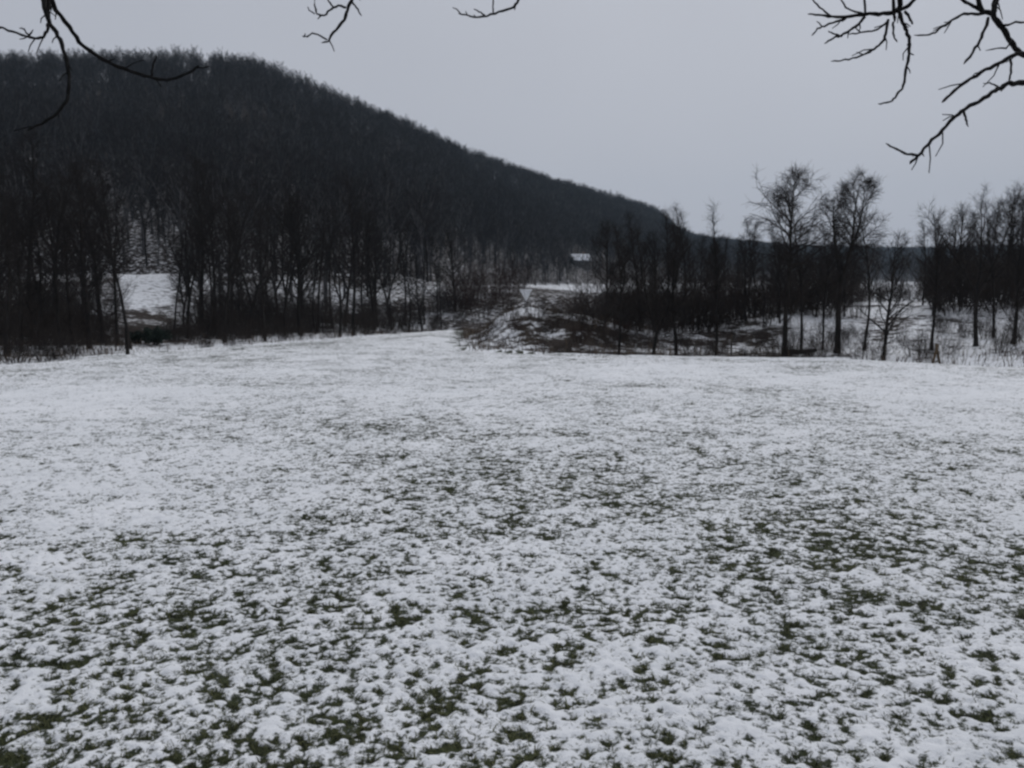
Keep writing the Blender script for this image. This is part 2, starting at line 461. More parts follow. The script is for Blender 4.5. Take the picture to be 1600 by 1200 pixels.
SH = snow_depth(SX, SY, CELL)
ED = edge_distance(SX, SY)
SH = SH - 0.05 * smooth(-0.6, 0.2, ED + 0.5 * noise(SX, SY, 0.8, 39))
SZ = ground_z(SX, SY) + np.maximum(SH, -0.03)
keep_v = ED < 0.4
q = grid_quads(len(us), len(rows))
ok = keep_v.ravel()[q].any(1) & (SH.ravel()[q] > -0.012).any(1)
q = q[ok]
used = np.unique(q)
remap = np.full(SX.size, -1, np.int64); remap[used] = np.arange(len(used))
V = np.stack([SX, SY, SZ], 2).reshape(-1, 3)[used]
snow_me = fast_mesh('snow', V, remap[q])
attr(snow_me, 'depth', SH.ravel()[used])
snow_o = tag(link('snow', snow_me, SNOW), 'thin broken snow cover lying over the grass of the meadow', 'snow', kind='stuff')

# ------------------------------------------------------------------ grass blades showing through
rng = np.random.default_rng(5)
def blades(name, x, y, z, hgt, wid, tone, material, lean=0.9):
    n = len(x)
    a = rng.uniform(0, 2 * math.pi, n)
    dx, dy = np.cos(a), np.sin(a)
    l = hgt * rng.uniform(0.3, 1.0, n) * lean
    px_, py_ = -dy * wid / 2, dx * wid / 2
    v = np.empty((n, 5, 3))
    v[:, 0] = np.stack([x - px_, y - py_, z - 0.01], 1)
    v[:, 1] = np.stack([x + px_, y + py_, z - 0.01], 1)
    mx, my, mz = x + dx * l * 0.35, y + dy * l * 0.35, z + hgt * 0.65
    v[:, 2] = np.stack([mx + px_ * 0.8, my + py_ * 0.8, mz], 1)
    v[:, 3] = np.stack([mx - px_ * 0.8, my - py_ * 0.8, mz], 1)
    v[:, 4] = np.stack([x + dx * l, y + dy * l, z + hgt * rng.uniform(0.6, 1.0, n)], 1)
    k = np.arange(n) * 5
    me = fast_mesh(name, v, np.stack([k, k + 1, k + 2, k + 3], 1), np.stack([k + 3, k + 2, k + 4], 1))
    attr(me, 'tone', np.repeat(tone, 5))
    return link(name, me, material)

N = 420000
by = np.exp(rng.uniform(math.log(1.6), math.log(40), N))
bx = rng.uniform(-0.72, 0.72, N) * (by + 0.8)
bh = snow_depth(bx, by, STEP * by)
keep = (bh < 0.001) | ((bh < 0.016) & (rng.random(N) < 0.24))
bx, by, bh = bx[keep][:110000], by[keep][:110000], bh[keep][:110000]
nb = len(bx)
tone = np.clip(0.45 + 0.35 * noise(bx, by, 0.5, 41) + rng.normal(0, 0.2, nb), 0, 1)
g = blades('grass', bx, by, ground_z(bx, by), rng.uniform(0.006, 0.026, nb) * (1 + by / 40), rng.uniform(0.0018, 0.0042, nb) * (1 + by / 6), tone, GRASS, 2.2)
tag(g, 'short dark green grass blades showing through the thin snow', 'grass', kind='stuff')

# dead grass and bramble litter on the banks past the meadow's edge
N = 160000
yy = rng.uniform(22, 75, N); xx = rng.uniform(-0.75, 0.75, N) * yy
e = edge_distance(xx, yy)
u = xx / yy
w = np.where((u > -0.06) & (u < 0.20), 1.0, 0.30) * smooth(-0.7, 0.6, e) * (1 - smooth(9, 16, e)) * (0.25 + 0.75 * (noise(xx, yy, 1.6, 43) > 0.05))
keep = rng.random(N) < w * 0.75
xx, yy = xx[keep], yy[keep]
nb = len(xx)
g = blades('dead_grass', xx, yy, ground_z(xx, yy), rng.uniform(0.12, 0.50, nb), rng.uniform(0.012, 0.03, nb), np.clip(rng.normal(0.35, 0.25, nb), 0, 1), STRAW, 1.3)
tag(g, 'dead brown grass and bramble on the banks of the ditch', 'dead grass', kind='stuff')

# ------------------------------------------------------------------ bare trees
def rand_perp(rnd, d):
    v = np.array([rnd.gauss(0, 1), rnd.gauss(0, 1), rnd.gauss(0, 1)])
    v -= d * v.dot(d)
    return v / (np.linalg.norm(v) + 1e-9)

def wander(rnd, p, d, length, segs, wob, up):
    pts = [np.array(p, float)]
    d = np.array(d, float)
    for _ in range(segs):
        d = d + rand_perp(rnd, d) * wob + np.array([0, 0, up])
        d /= np.linalg.norm(d)
        pts.append(pts[-1] + d * length / segs)
    return pts

def grow(seed, H, r0, crown_base=0.35, spread=0.42, n1=26, n2=6, n3=5, fork=0, ang=(35, 65), up=0.10, twig_r=0.005, lean=(0, 0), droop=0.0, wob=0.05, low=0, ftilt=(0.22, 0.42)):
    rnd = random.Random(seed)
    trunk, crown = Tubes(), Tubes()
    stems = []
    d0 = np.array([lean[0], lean[1], 1.0]); d0 /= np.linalg.norm(d0)
    if fork:
        fh = H * crown_base * rnd.uniform(0.85, 1.05)
        base = wander(rnd, (0, 0, -0.25), d0, fh + 0.25, 6, wob, 0.02)
        rr = np.linspace(r0 * 1.0, r0 * 0.8, 7); rr[0] = r0 * 1.5; rr[1] = r0 * 1.1
        trunk.add(base, rr, 8)
        a0 = rnd.uniform(0, 6.28)
        for k in range(fork):
            a = a0 + k * 6.28 / fork + rnd.uniform(-0.3, 0.3)
            t = rnd.uniform(*ftilt)
            st = wander(rnd, base[-1], (math.cos(a) * t, math.sin(a) * t, 1), (H - fh) * rnd.uniform(0.82, 1.0), 9, wob * 1.6, 0.03)
            rad = np.linspace(r0 * 0.66, 0.012, 10)
            trunk.add(st, rad, 7)
            stems.append((st, rad, 0.12))
    else:
        st = wander(rnd, (0, 0, -0.25), d0, H + 0.25, 14, wob, 0.02)
        rad = r0 * (1 - np.linspace(0, 1, 15)) ** 0.85 + 0.010
        rad[0] *= 1.5; rad[1] *= 1.06
        trunk.add(st, rad, 8)
        stems.append((st, rad, crown_base))
    def along(st, rad, t):
        f = t * (len(st) - 1); i = min(int(f), len(st) - 2); f -= i
        return st[i] * (1 - f) + st[i + 1] * f, rad[i] * (1 - f) + rad[i + 1] * f, (st[i + 1] - st[i]) / np.linalg.norm(st[i + 1] - st[i])
    for st, rad, cb in stems:
        cnt = n1 // len(stems)
        for k in range(cnt + low):
            t = cb + (0.985 - cb) * ((k + rnd.random()) / cnt) if k < cnt else rnd.uniform(0.08, cb)
            p, r, d = along(st, rad, min(t, 0.985))
            rel = max(0.0, (t - cb) / (1 - cb)) if k < cnt else 0.1
            prof = math.sin(math.pi * min(1, 0.22 + rel * 0.78)) ** 0.6 * (1.05 - 0.45 * rel)
            L = H * spread * prof * rnd.uniform(0.55, 1.15) + 0.25
            if k >= cnt: L *= 0.4
            az = rnd.uniform(0, 6.283); an = R(rnd.uniform(*ang)) * (1.0 - 0.35 * rel)
            dd = d * math.cos(an) + np.array([math.cos(az), math.sin(az), 0]) * math.sin(an)
            limb = wander(rnd, p, dd, L, 6, 0.13, up - droop * (1 - rel))
            lr = np.linspace(min(r * 0.7, 0.010 + L * 0.016), twig_r * 1.3, 7)
            (trunk if lr[0] > 0.03 else crown).add(limb, lr, 5)
            for j in range(n2 + int(L * 1.3)):
                t2 = rnd.uniform(0.18, 1.0)
                p2, r2, d2 = along(limb, lr, min(t2, 0.99))
                L2 = L * (0.5 - 0.28 * t2) * rnd.uniform(0.6, 1.3) + 0.18
                q2 = d2 * rnd.uniform(0.5, 1.0) + rand_perp(rnd, d2) * rnd.uniform(0.5, 0.9)
                q2 /= np.linalg.norm(q2)
                br = wander(rnd, p2, q2, L2, 4, 0.16, up * 0.8 - droop)
                brr = np.linspace(max(twig_r * 1.2, r2 * 0.6), twig_r * 0.9, 5)
                crown.add(br, brr, 4)
                for m in range(n3):
                    t3 = rnd.uniform(0.15, 1.0)
                    p3, r3, d3 = along(br, brr, min(t3, 0.99))
                    q3 = d3 * rnd.uniform(0.4, 1.0) + rand_perp(rnd, d3) * rnd.uniform(0.4, 0.9)
                    q3 /= np.linalg.norm(q3)
                    L3 = rnd.uniform(0.16, 0.55) * (0.6 + H * 0.05)
                    tw = wander(rnd, p3, q3, L3, 2, 0.16, up * 0.6 - droop * 1.5)
                    crown.add(tw, [twig_r * 0.85, twig_r * 0.75, twig_r * 0.5], 3)
    return trunk.mesh('trunk'), crown.mesh('crown')

def brush(seed, H, W, stems=34, sub=7, tw=3, r=0.010, splay=0.6):
    """a many-stemmed bare bush"""
    rnd = random.Random(seed)
    a_, b_ = Tubes(), Tubes()
    for s in range(stems):
        az = rnd.uniform(0, 6.283); q0 = W * 0.28 * math.sqrt(rnd.random())
        p = (math.cos(az) * q0, math.sin(az) * q0, -0.12)
        az += rnd.uniform(-0.7, 0.7)
        sp = rnd.uniform(0.05, splay)
        L = H * rnd.uniform(0.55, 1.05)
        st = wander(rnd, p, (math.cos(az) * sp, math.sin(az) * sp, 1), L, 6, 0.11, 0.0)
        rr = np.linspace(r * rnd.uniform(0.8, 1.7), r * 0.5, 7)
        a_.add(st, rr, 5)
        for j in range(sub):
            t = rnd.uniform(0.15, 0.97); f = t * 6; i = min(int(f), 5); f -= i
            p2 = st[i] * (1 - f) + st[i + 1] * f
            d = st[i + 1] - st[i]; d = d / np.linalg.norm(d)
            q2 = d * 0.8 + rand_perp(rnd, d) * rnd.uniform(0.4, 0.9); q2 /= np.linalg.norm(q2)
            br = wander(rnd, p2, q2, L * rnd.uniform(0.15, 0.42), 3, 0.16, 0.03)
            b_.add(br, np.linspace(r * 0.55, r * 0.35, 4), 4)
            for m in range(tw):
                k = rnd.randrange(1, 4); d3 = br[k] - br[k - 1]; d3 = d3 / np.linalg.norm(d3)
                q3 = d3 + rand_perp(rnd, d3) * 0.8; q3 /= np.linalg.norm(q3)
                b_.add(wander(rnd, br[k], q3, rnd.uniform(0.15, 0.45), 2, 0.15, 0.02), [r * 0.38, r * 0.34, r * 0.25], 3)
    return a_.mesh('stem'), b_.mesh('crown')

KIND = {}
def kind(name, meshes, m1, m2):
    meshes[0].materials.append(m1); meshes[1].materials.append(m2)
    KIND[name] = meshes

# slender stream-side trees, 1 m of prototype height = 1 m
kind('slim_a', grow(1, 9.0, 0.10, 0.30, 0.20, 34, 5, 5, low=4), BARK, TWIG)
kind('slim_b', grow(2, 9.0, 0.085, 0.38, 0.17, 30, 5, 5, lean=(0.05, 0.02), low=3), BARK, TWIG)
kind('slim_c', grow(3, 9.0, 0.12, 0.25, 0.23, 36, 5, 5, lean=(-0.04, 0), low=5), BARK, TWIG)
kind('slim_d', grow(4, 9.0, 0.09, 0.42, 0.19, 28, 5, 6, lean=(0.02, -0.05)), BARK, TWIG)
kind('fork_a', grow(5, 9.0, 0.13, 0.22, 0.20, 34, 5, 5, fork=2, low=1), BARK, TWIG)
kind('fork_b', grow(6, 9.0, 0.12, 0.30, 0.22, 36, 5, 5, fork=3), BARK, TWIG)
kind('spire', grow(7, 9.0, 0.085, 0.20, 0.11, 40, 4, 4, ang=(25, 45)), BARK, TWIG)
kind('round_tall', grow(18, 8.6, 0.135, 0.50, 0.30, 34, 6, 11, ang=(45, 78), up=0.03, droop=0.07, wob=0.045, twig_r=0.007), BARK, TWIG)
kind('vase_tall', grow(25, 8.6, 0.15, 0.40, 0.22, 40, 6, 11, fork=3, ang=(40, 72), droop=0.07, wob=0.05, twig_r=0.007, ftilt=(0.10, 0.22)), BARK, TWIG)
kind('bushy', grow(10, 6.0, 0.09, 0.22, 0.33, 30, 5, 6, ang=(40, 70)), BARK, TWIG)
kind('wood_a', grow(11, 14.0, 0.17, 0.42, 0.20, 28, 4, 4, fork=3, twig_r=0.013, ang=(40, 70)), BARK_GREY, TWIG_GREY)
kind('wood_b', grow(12, 14.0, 0.15, 0.48, 0.19, 26, 4, 4, fork=4, twig_r=0.013, ang=(40, 70)), BARK_GREY, TWIG_GREY)
kind('wood_c', grow(13, 13.5, 0.17, 0.38, 0.22, 28, 4, 4, fork=3, twig_r=0.013, ang=(45, 75)), BARK_GREY, TWIG_GREY)
kind('wood_d', grow(14, 13.0, 0.14, 0.34, 0.24, 28, 4, 4, fork=2, twig_r=0.013, lean=(0.05, 0), ang=(45, 75)), BARK, TWIG_GREY)
kind('brush_a', brush(31, 2.4, 2.6, 34, 6, 4), SHRUB_TWIG, SHRUB_TWIG)
kind('brush_b', brush(32, 2.0, 3.2, 40, 6, 4, splay=0.9), SHRUB_TWIG, SHRUB_TWIG)
kind('brush_c', brush(33, 3.0, 2.2, 30, 6, 4, splay=0.45), SHRUB_TWIG, SHRUB_TWIG)
kind('red_brush', brush(34, 2.6, 3.0, 44, 8, 4, splay=0.7), TWIG_RED, TWIG_RED)
kind('weeds', brush(35, 0.7, 0.8, 22, 4, 2, r=0.006, splay=0.8), TWIG, TWIG)

RND = random.Random(77)
KH = dict(slim_a=9, slim_b=9, slim_c=9, slim_d=9, fork_a=9, fork_b=9, spire=9, round_tall=8.6, vase_tall=8.6, bushy=6, wood_a=14, wood_b=14, wood_c=13.5, wood_d=13,
          brush_a=2.4, brush_b=2.0, brush_c=3.0, red_brush=2.6, weeds=0.7)

def plant(name, kind_name, px, y, hgt, rz=None, tilt=0.0):
    x = at_column(px, y)
    s = hgt / KH[kind_name]
    t = empty(name, (x, y, gz(x, y)), RND.uniform(0, 6.28) if rz is None else rz, s)
    if tilt:
        t.rotation_euler = (0, R(tilt), t.rotation_euler[2])
    a, c = KIND[kind_name]
    link('stem' if name == 'shrub' else 'trunk', a, None, t)
    link('crown', c, None, t)
    t['px'] = px
    return t

ORD_ = ['first', 'second', 'third', 'fourth', 'fifth', 'sixth', 'seventh', 'eighth', 'ninth', 'tenth', 'eleventh', 'twelfth', 'thirteenth', 'fourteenth',
       'fifteenth', 'sixteenth', 'seventeenth', 'eighteenth', 'nineteenth', 'twentieth', 'twenty-first', 'twenty-second', 'twenty-third', 'twenty-fourth',
       'twenty-fifth', 'twenty-sixth', 'twenty-seventh', 'twenty-eighth', 'twenty-ninth', 'thirtieth']
TENS = {3: 'thirty', 4: 'forty', 5: 'fifty', 6: 'sixty', 7: 'seventy', 8: 'eighty', 9: 'ninety'}
TENTH = {3: 'thirtieth', 4: 'fortieth', 5: 'fiftieth', 6: 'sixtieth', 7: 'seventieth', 8: 'eightieth', 9: 'ninetieth'}
ORD = ORD_[:29] + [(TENTH[n // 10] if n % 10 == 0 else TENS[n // 10] + '-' + ORD_[n % 10 - 1]) for n in range(30, 100)]
def number(items, text, cat, group):
    for k, o in enumerate(sorted(items, key=lambda o: o['px'])):
        tag(o, text.format(ORD[k]), cat, group)

LOOK = dict(slim_a='slim', slim_b='thin', slim_c='sturdy', slim_d='high-crowned', fork_a='twin-stemmed', fork_b='many-stemmed', spire='narrow', bushy='bushy')
# front row of the left belt: column, depth, height, kind
front = [(8, 29, 8.0, 'slim_c'), (34, 31, 7.2, 'slim_a'), (62, 30, 7.6, 'fork_a'), (92, 33, 7.0, 'slim_b'), (118, 34, 8.0, 'slim_a'), (143, 35, 8.6, 'slim_c'),
         (166, 36, 8.0, 'slim_d'), (184, 38, 8.4, 'slim_b'), (203, 37, 9.0, 'slim_d'), (272, 41, 9.2, 'slim_d'), (290, 42, 9.4, 'fork_b'), (322, 43, 9.0, 'slim_b'),
         (352, 44, 9.6, 'slim_c'), (384, 46, 9.6, 'fork_a'), (412, 47, 9.8, 'slim_a'), (441, 49, 9.4, 'slim_d'), (470, 51, 10.2, 'slim_c'), (498, 52, 10.0, 'slim_b'),
         (527, 55, 10.2, 'fork_b'), (556, 58, 10.2, 'slim_a'), (586, 62, 10.0, 'slim_c'), (614, 64, 10.4, 'slim_d'), (641, 68, 9.4, 'slim_b'), (664, 70, 10.0, 'slim_c'), (688, 74, 8.6, 'slim_a')]
row = []
for i_, (px, y, h, k) in enumerate(front):
    o = plant('bare_tree', k, px + RND.uniform(-5, 5) * (not 180 < px < 280), y + RND.uniform(-0.5, 5.5), h * RND.uniform(0.62, 1.08), tilt=RND.uniform(-4, 4)); o['look'] = LOOK[k]; row.append(o)
for k, o in enumerate(sorted(row, key=lambda o: o['px'])):
    tag(o, f"{o['look']} bare dark tree, {ORD[k]} from the left in front row of left belt", 'tree', 'bare trees in the front row of the left belt')
    del o['look']
# rows behind
back = []
for px in range(-30, 720, 23):
    if 188 < px < 275:
        continue
    p = px + RND.uniform(-7, 7); y = np.interp(p, [0, 200, 400, 560, 700], [39, 47, 58, 68, 84]) + RND.uniform(-3, 4)
    h = np.interp(p, [0, 300, 520, 700], [9.2, 10.6, 11.0, 9.0]) * RND.uniform(0.62, 1.1)
    back.append(plant('bare_tree', RND.choice(['slim_a', 'slim_b', 'slim_c', 'slim_d', 'fork_a', 'fork_b', 'bushy']), p, y, h))
number(back, 'bare dark tree, {} from the left in the crowded back rows of left belt', 'tree', 'bare trees in the back rows of the left belt')

# right-hand row along the ditch
right = [(968, 33.0, 5.5, 'slim_a', 'slim bare tree at the left end of right-hand row, beside brown bank'),
         (1020, 33.5, 5.7, 'fork_a', 'twin-stemmed bare tree near the left end of the right-hand row'),
         (1056, 33.5, 5.9, 'slim_c', 'sturdy bare tree just right of the twin-stemmed one in right-hand row'),
         (1120, 36.0, 6.5, 'spire', 'narrow spire-like bare tree left of the two tallest round crowns'),
         (1226, 32.5, 7.5, 'round_tall', 'tall bare tree with the wide rounded crown on a single trunk'),
         (1252, 36.0, 6.3, 'slim_d', 'thinner bare tree standing just right of the tall round-crowned tree'),
         (1286, 36.5, 5.6, 'slim_b', 'low thin bare tree just left of the tall forked tree'),
         (1308, 35.0, 7.9, 'vase_tall', 'tall bare tree whose forked limbs open into a vase-shaped crown'),
         (1349, 36.5, 6.2, 'slim_b', 'leaning thin bare tree just right of the tall forked tree'),
         (1378, 31.0, 4.9, 'bushy', 'small bushy bare tree in front of bright snow slope right of forked tree'),
         (1456, 35.0, 5.8, 'slim_a', 'slim bare tree standing behind the leaning brown poles'),
         (1525, 35.0, 7.0, 'fork_b', 'many-stemmed bare tree, broadest of those near the right edge'),
         (1552, 36.5, 6.0, 'slim_d', 'thin bare tree just right of the broad many-stemmed tree'),
         (1583, 34.5, 6.1, 'slim_c', 'sturdy bare tree closest to the right edge of the view')]
for px, y, h, k, lab in right:
    tag(plant('bare_tree', k, px, y, h, rz=None), lab, 'tree', 'bare trees along the right-hand ditch')
# thinner trees behind them
rb = []
for px in list(range(945, 1180, 12)) + list(range(1180, 1340, 14)) + list(range(1440, 1680, 15)):
    p = px + RND.uniform(-8, 8)
    rb.append(plant('bare_tree', RND.choice(['slim_a', 'slim_b', 'fork_a', 'bushy', 'slim_d']), p, RND.uniform(43, 54), np.interp(p, [940, 1060, 1200, 1340, 1440, 1600], [5.2, 6.4, 5.0, 4.4, 5.2, 6.6]) * RND.uniform(0.6, 1.1)))
number([o for o in rb if o['px'] < 1200], 'low bare tree, {} from the left in dark thicket under the hill end', 'tree', 'thicket trees under the hill end')
number([o for o in rb if 1200 <= o['px'] < 1400], 'low bare tree, {} from the left in thicket behind the two tall crowns', 'tree', 'thicket trees behind the two tall crowns')
number([o for o in rb if o['px'] >= 1400], 'low bare tree, {} from the left in thicket behind the rightmost trees', 'tree', 'thicket trees by the right edge')

# ------------------------------------------------------------------ shrubs
sh = []
for px in range(-10, 720, 16):
    if 196 < px < 262: continue
    p = px + RND.uniform(-6, 6); y = np.interp(p, [0, 200, 400, 560, 700], [35, 42.5, 51.5, 62, 78]) + RND.uniform(-1.0, 4)
    sh.append((p, y, RND.uniform(0.9, 1.3) if 160 < p < 305 else RND.uniform(1.5, 2.6)))
    if not 150 < p < 305: sh.append((p + RND.uniform(4, 12), y + RND.uniform(4, 9), RND.uniform(2.4, 3.9)))
BR = ['brush_a', 'brush_b', 'brush_c']
items = [plant('shrub', RND.choice(BR), p, y, h) for p, y, h in sh]
number(items, 'dark bare shrub, {} from the left in the undergrowth of the left belt', 'shrub', 'undergrowth shrubs of the left belt')
rs = []
for px in range(940, 1345, 9):
    rs.append((px + RND.uniform(-6, 6), RND.uniform(43, 56), RND.uniform(2.0, 3.5)))
for px in range(1330, 1480, 14):
    rs.append((px + RND.uniform(-5, 5), RND.uniform(60, 66), RND.uniform(1.4, 1.9)))
for px in range(1465, 1680, 12):
    rs.append((px + RND.uniform(-6, 6), RND.uniform(43, 55), RND.uniform(2.2, 3.8)))
def some(a, b_):
    return [plant('shrub', RND.choice(BR), *t) for t in rs if a <= t[0] < b_]
number(some(900, 1200), 'dark bare shrub, {} from the left in hedge under the hill end', 'shrub', 'hedge shrubs under the hill end')
number(some(1200, 1330), 'dark bare shrub, {} from the left in hedge behind two tall crowns', 'shrub', 'hedge shrubs behind the two tall crowns')
number(some(1330, 1470), 'dark bare shrub, {} from the left atop the bright snow slope', 'shrub', 'hedge shrubs atop the bright snow slope')
number(some(1470, 1700), 'dark bare shrub, {} from the left in hedge behind the rightmost trees', 'shrub', 'hedge shrubs by the right edge')
red = [(712, 86, 3.6), (730, 92, 4.0), (748, 84, 3.6), (768, 95, 4.2), (786, 88, 3.4), (806, 100, 4.0)]
items = [plant('shrub', 'red_brush', *a) for a in red]
number(items, 'reddish brown shrub, {} from the left in the clump behind the snowy bank', 'shrub', 'red-brown shrubs in the middle')
mid = [(842, 74, 1.6), (862, 76, 1.5), (884, 73, 1.7), (906, 77, 1.5), (926, 72, 1.8), (946, 74, 1.6)]
items = [plant('shrub', 'brush_b', *a) for a in mid]
number(items, 'low dark shrub, {} from the left in the hedge behind the brown bank', 'shrub', 'hedge shrubs behind the brown bank')
bk = [(772, 41.5, 0.8), (794, 43.0, 1.2), (806, 40.0, 0.8), (838, 42.0, 1.5), (860, 40.0, 1.0), (884, 41.5, 1.2), (905, 38.5, 0.9), (926, 40.5, 1.3), (948, 37.5, 1.0), (880, 36.0, 0.7), (915, 35.0, 0.7), (756, 40.0, 0.6), (970, 40.0, 1.1), (1000, 38.5, 1.3), (1030, 41.0, 1.2), (1050, 37.0, 0.9), (785, 37.5, 0.5), (845, 36.5, 0.7)]
items = [plant('shrub', RND.choice(['brush_b', 'red_brush', 'brush_a']), *a) for a in bk]
number(items, 'small scraggy shrub, {} from the left on the brown and white bank', 'shrub', 'scraggy shrubs on the bank')
wd = [(28, 26.6, 0.9), (72, 27.6, 0.8), (100, 28.4, 1.0), (322, 38.0, 0.6), (362, 40.0, 0.6), (1240, 31.0, 0.6), (1255, 30.8, 0.5), (1228, 30.6, 0.45), (960, 32.4, 0.7), (1005, 32.8, 0.8), (1085, 32.6, 0.6)]
items = [plant('shrub', 'weeds', *a) for a in wd]
number(items, 'small dark clump of bare stalks, {} from the left along the meadow edge', 'weeds', 'stalk clumps along the meadow edge')

sc2 = []
for px in range(1075, 1640, 15):
    if 1365 < px < 1435: continue
    sc2.append((px + RND.uniform(-7, 7), RND.uniform(31.5, 41), RND.uniform(0.6, 1.7)))
items = [plant('shrub', RND.choice(['brush_a', 'brush_b', 'brush_c', 'brush_c']), *a) for a in sc2]
number(items, 'low scrubby shrub, {} from the left among the feet of the right-hand trees', 'shrub', 'scrub among the right-hand trees')
sc3 = [(px + RND.uniform(-9, 9), np.interp(px, [0, 200, 400, 560, 700], [29.5, 35, 43.5, 56, 73]) + RND.uniform(-1, 2.5), RND.uniform(0.6, 1.5)) for px in range(0, 700, 29) if not 175 < px < 290]
items = [plant('shrub', RND.choice(['brush_a', 'brush_b', 'brush_c']), *a) for a in sc3]
number(items, 'low scrubby shrub, {} from the left along the foot of the left belt', 'shrub', 'scrub along the foot of the left belt')

# evergreen bush in front of the bright gap
def evergreen(seed, H, W):
    rnd = random.Random(seed); r_ = np.random.default_rng(seed)
    tb = Tubes()
    for s in range(14):
        az = rnd.uniform(0, 6.28)
        tb.add(wander(rnd, (0, 0, -0.1), (math.cos(az) * 0.7, math.sin(az) * 0.7, 1), H * rnd.uniform(0.5, 0.9), 5, 0.12, 0.02), np.linspace(0.02, 0.006, 6), 5)
    n = 2600
    c = r_.normal(0, 1, (n, 3)); c /= np.linalg.norm(c, axis=1, keepdims=True)
    c *= (r_.random((n, 1)) ** 0.4) * (0.75 + 0.25 * np.sin(c[:, :1] * 7 + c[:, 1:2] * 5))
    c = c * np.array([W / 2, W / 2, H / 2]) + np.array([0, 0, H / 2])
    a = r_.normal(0, 1, (n, 3)); a /= np.linalg.norm(a, axis=1, keepdims=True)
    b2 = np.cross(a, r_.normal(0, 1, (n, 3))); b2 /= np.linalg.norm(b2, axis=1, keepdims=True)
    s = r_.uniform(0.05, 0.10, (n, 1))
    v = np.stack([c - a * s, c + b2 * s * 0.4, c + a * s, c - b2 * s * 0.4], 1)
    me = fast_mesh('foliage', v, np.arange(n * 4).reshape(-1, 4))
    attr(me, 'tone', np.repeat(r_.random(n), 4))
    return tb.mesh('stem'), me
ev = empty('evergreen_shrub', (at_column(244, 40), 40, gz(at_column(244, 40), 40)))
a, c = evergreen(3, 0.95, 1.6)
link('stem', a, BARK, ev); link('foliage', c, LEAF, ev)
tag(ev, 'low dark green bush below the bright snow gap in the belt', 'bush')
ev = empty('evergreen_shrub', (at_column(214, 41), 41, gz(at_column(214, 41), 41)))
a, c = evergreen(4, 0.7, 1.3)
link('stem', a, BARK, ev); link('foliage', c, LEAF, ev)
tag(ev, 'smaller dark bush at the left foot of the bright snow gap', 'bush')

# ------------------------------------------------------------------ small things
def stake(px, y, h, r, lab, name='fence_post', m=STAKE, tilt=2, grp=None):
    x = at_column(px, y)
    rnd = random.Random(int(px))
    tb = Tubes()
    pts = wander(rnd, (0, 0, -0.3), (math.sin(R(tilt)), 0, 1), h + 0.3, 6, 0.02, 0)
    tb.add(pts + [pts[-1] + np.array([0, 0, 0.004])], [r * 1.08, r * 1.05, r, r, r * 0.97, r * 0.93, r * 0.8, 0.001], 9)
    o = link(name, tb.mesh(name), m)
    o.location = (x, y, gz(x, y))
    return tag(o, lab, 'post', grp)
stake(1142, 31.3, 1.05, 0.032, 'slim dark stake standing at the meadow edge left of the round-crowned tree', tilt=-1)
stake(1118, 33.2, 0.8, 0.05, 'short thick post in the ditch below the narrow spire-like tree', tilt=1)
stake(1380, 29.9, 1.0, 0.035, 'dark stake at the meadow edge before the bright snow slope', tilt=4)
stake(200, 31.5, 1.15, 0.075, 'grey weathered stump standing at the left meadow edge below the snow gap', 'tree_stump', BARK, -2)['category'] = 'stump'

x, y = at_column(1462, 29.0), 29.0
fr = empty('leaning_poles', (x, y, gz(x, y)))
for k, (bx_, tx) in enumerate(((-0.22, 0.02), (0.26, -0.03))):
    tb = Tubes(); tb.add([(bx_, 0.03 * k, -0.1), ((bx_ + tx) / 2, 0.02 + 0.03 * k, 0.5), (tx, 0.05 * k, 1.08)], [0.048, 0.045, 0.04], 8)
    link('pole', tb.mesh('pole'), BROWN_WOOD, fr)
tb = Tubes(); tb.add([(-0.13, 0.075, 0.42), (0.14, 0.085, 0.44)], [0.02, 0.02], 6)
link('crossbar', tb.mesh('crossbar'), BROWN_WOOD, fr)
tag(fr, 'two brown wooden poles leaning together at the right meadow edge', 'poles')

x, y = at_column(1250, 34.5), 34.5
lg = empty('fallen_log', (x, y, gz(x, y) + 0.15), R(8))
tb = Tubes(); tb.add([(-0.72, 0, 0.0), (-0.71, 0, 0.0), (-0.2, 0.02, 0.03), (0.3, 0, 0.05), (0.70, -0.03, 0.1), (0.705, -0.03, 0.1)], [0.01, 0.12, 0.115, 0.105, 0.09, 0.01], 10)
link('trunk', tb.mesh('trunk'), BARK, lg)
tb = Tubes(); tb.add([(-0.4, 0.05, 0.03), (-0.48, 0.1, -0.2), (-0.5, 0.12, -0.5)], [0.05, 0.045, 0.03], 6); tb.add([(0.35, 0.0, 0.04), (0.42, -0.1, -0.2), (0.44, -0.12, -0.5)], [0.045, 0.04, 0.03], 6)
link('branch_stub', tb.mesh('branch_stub'), BARK, lg)
tag(lg, 'dark fallen log lying behind the foot of the round-crowned tree', 'log')

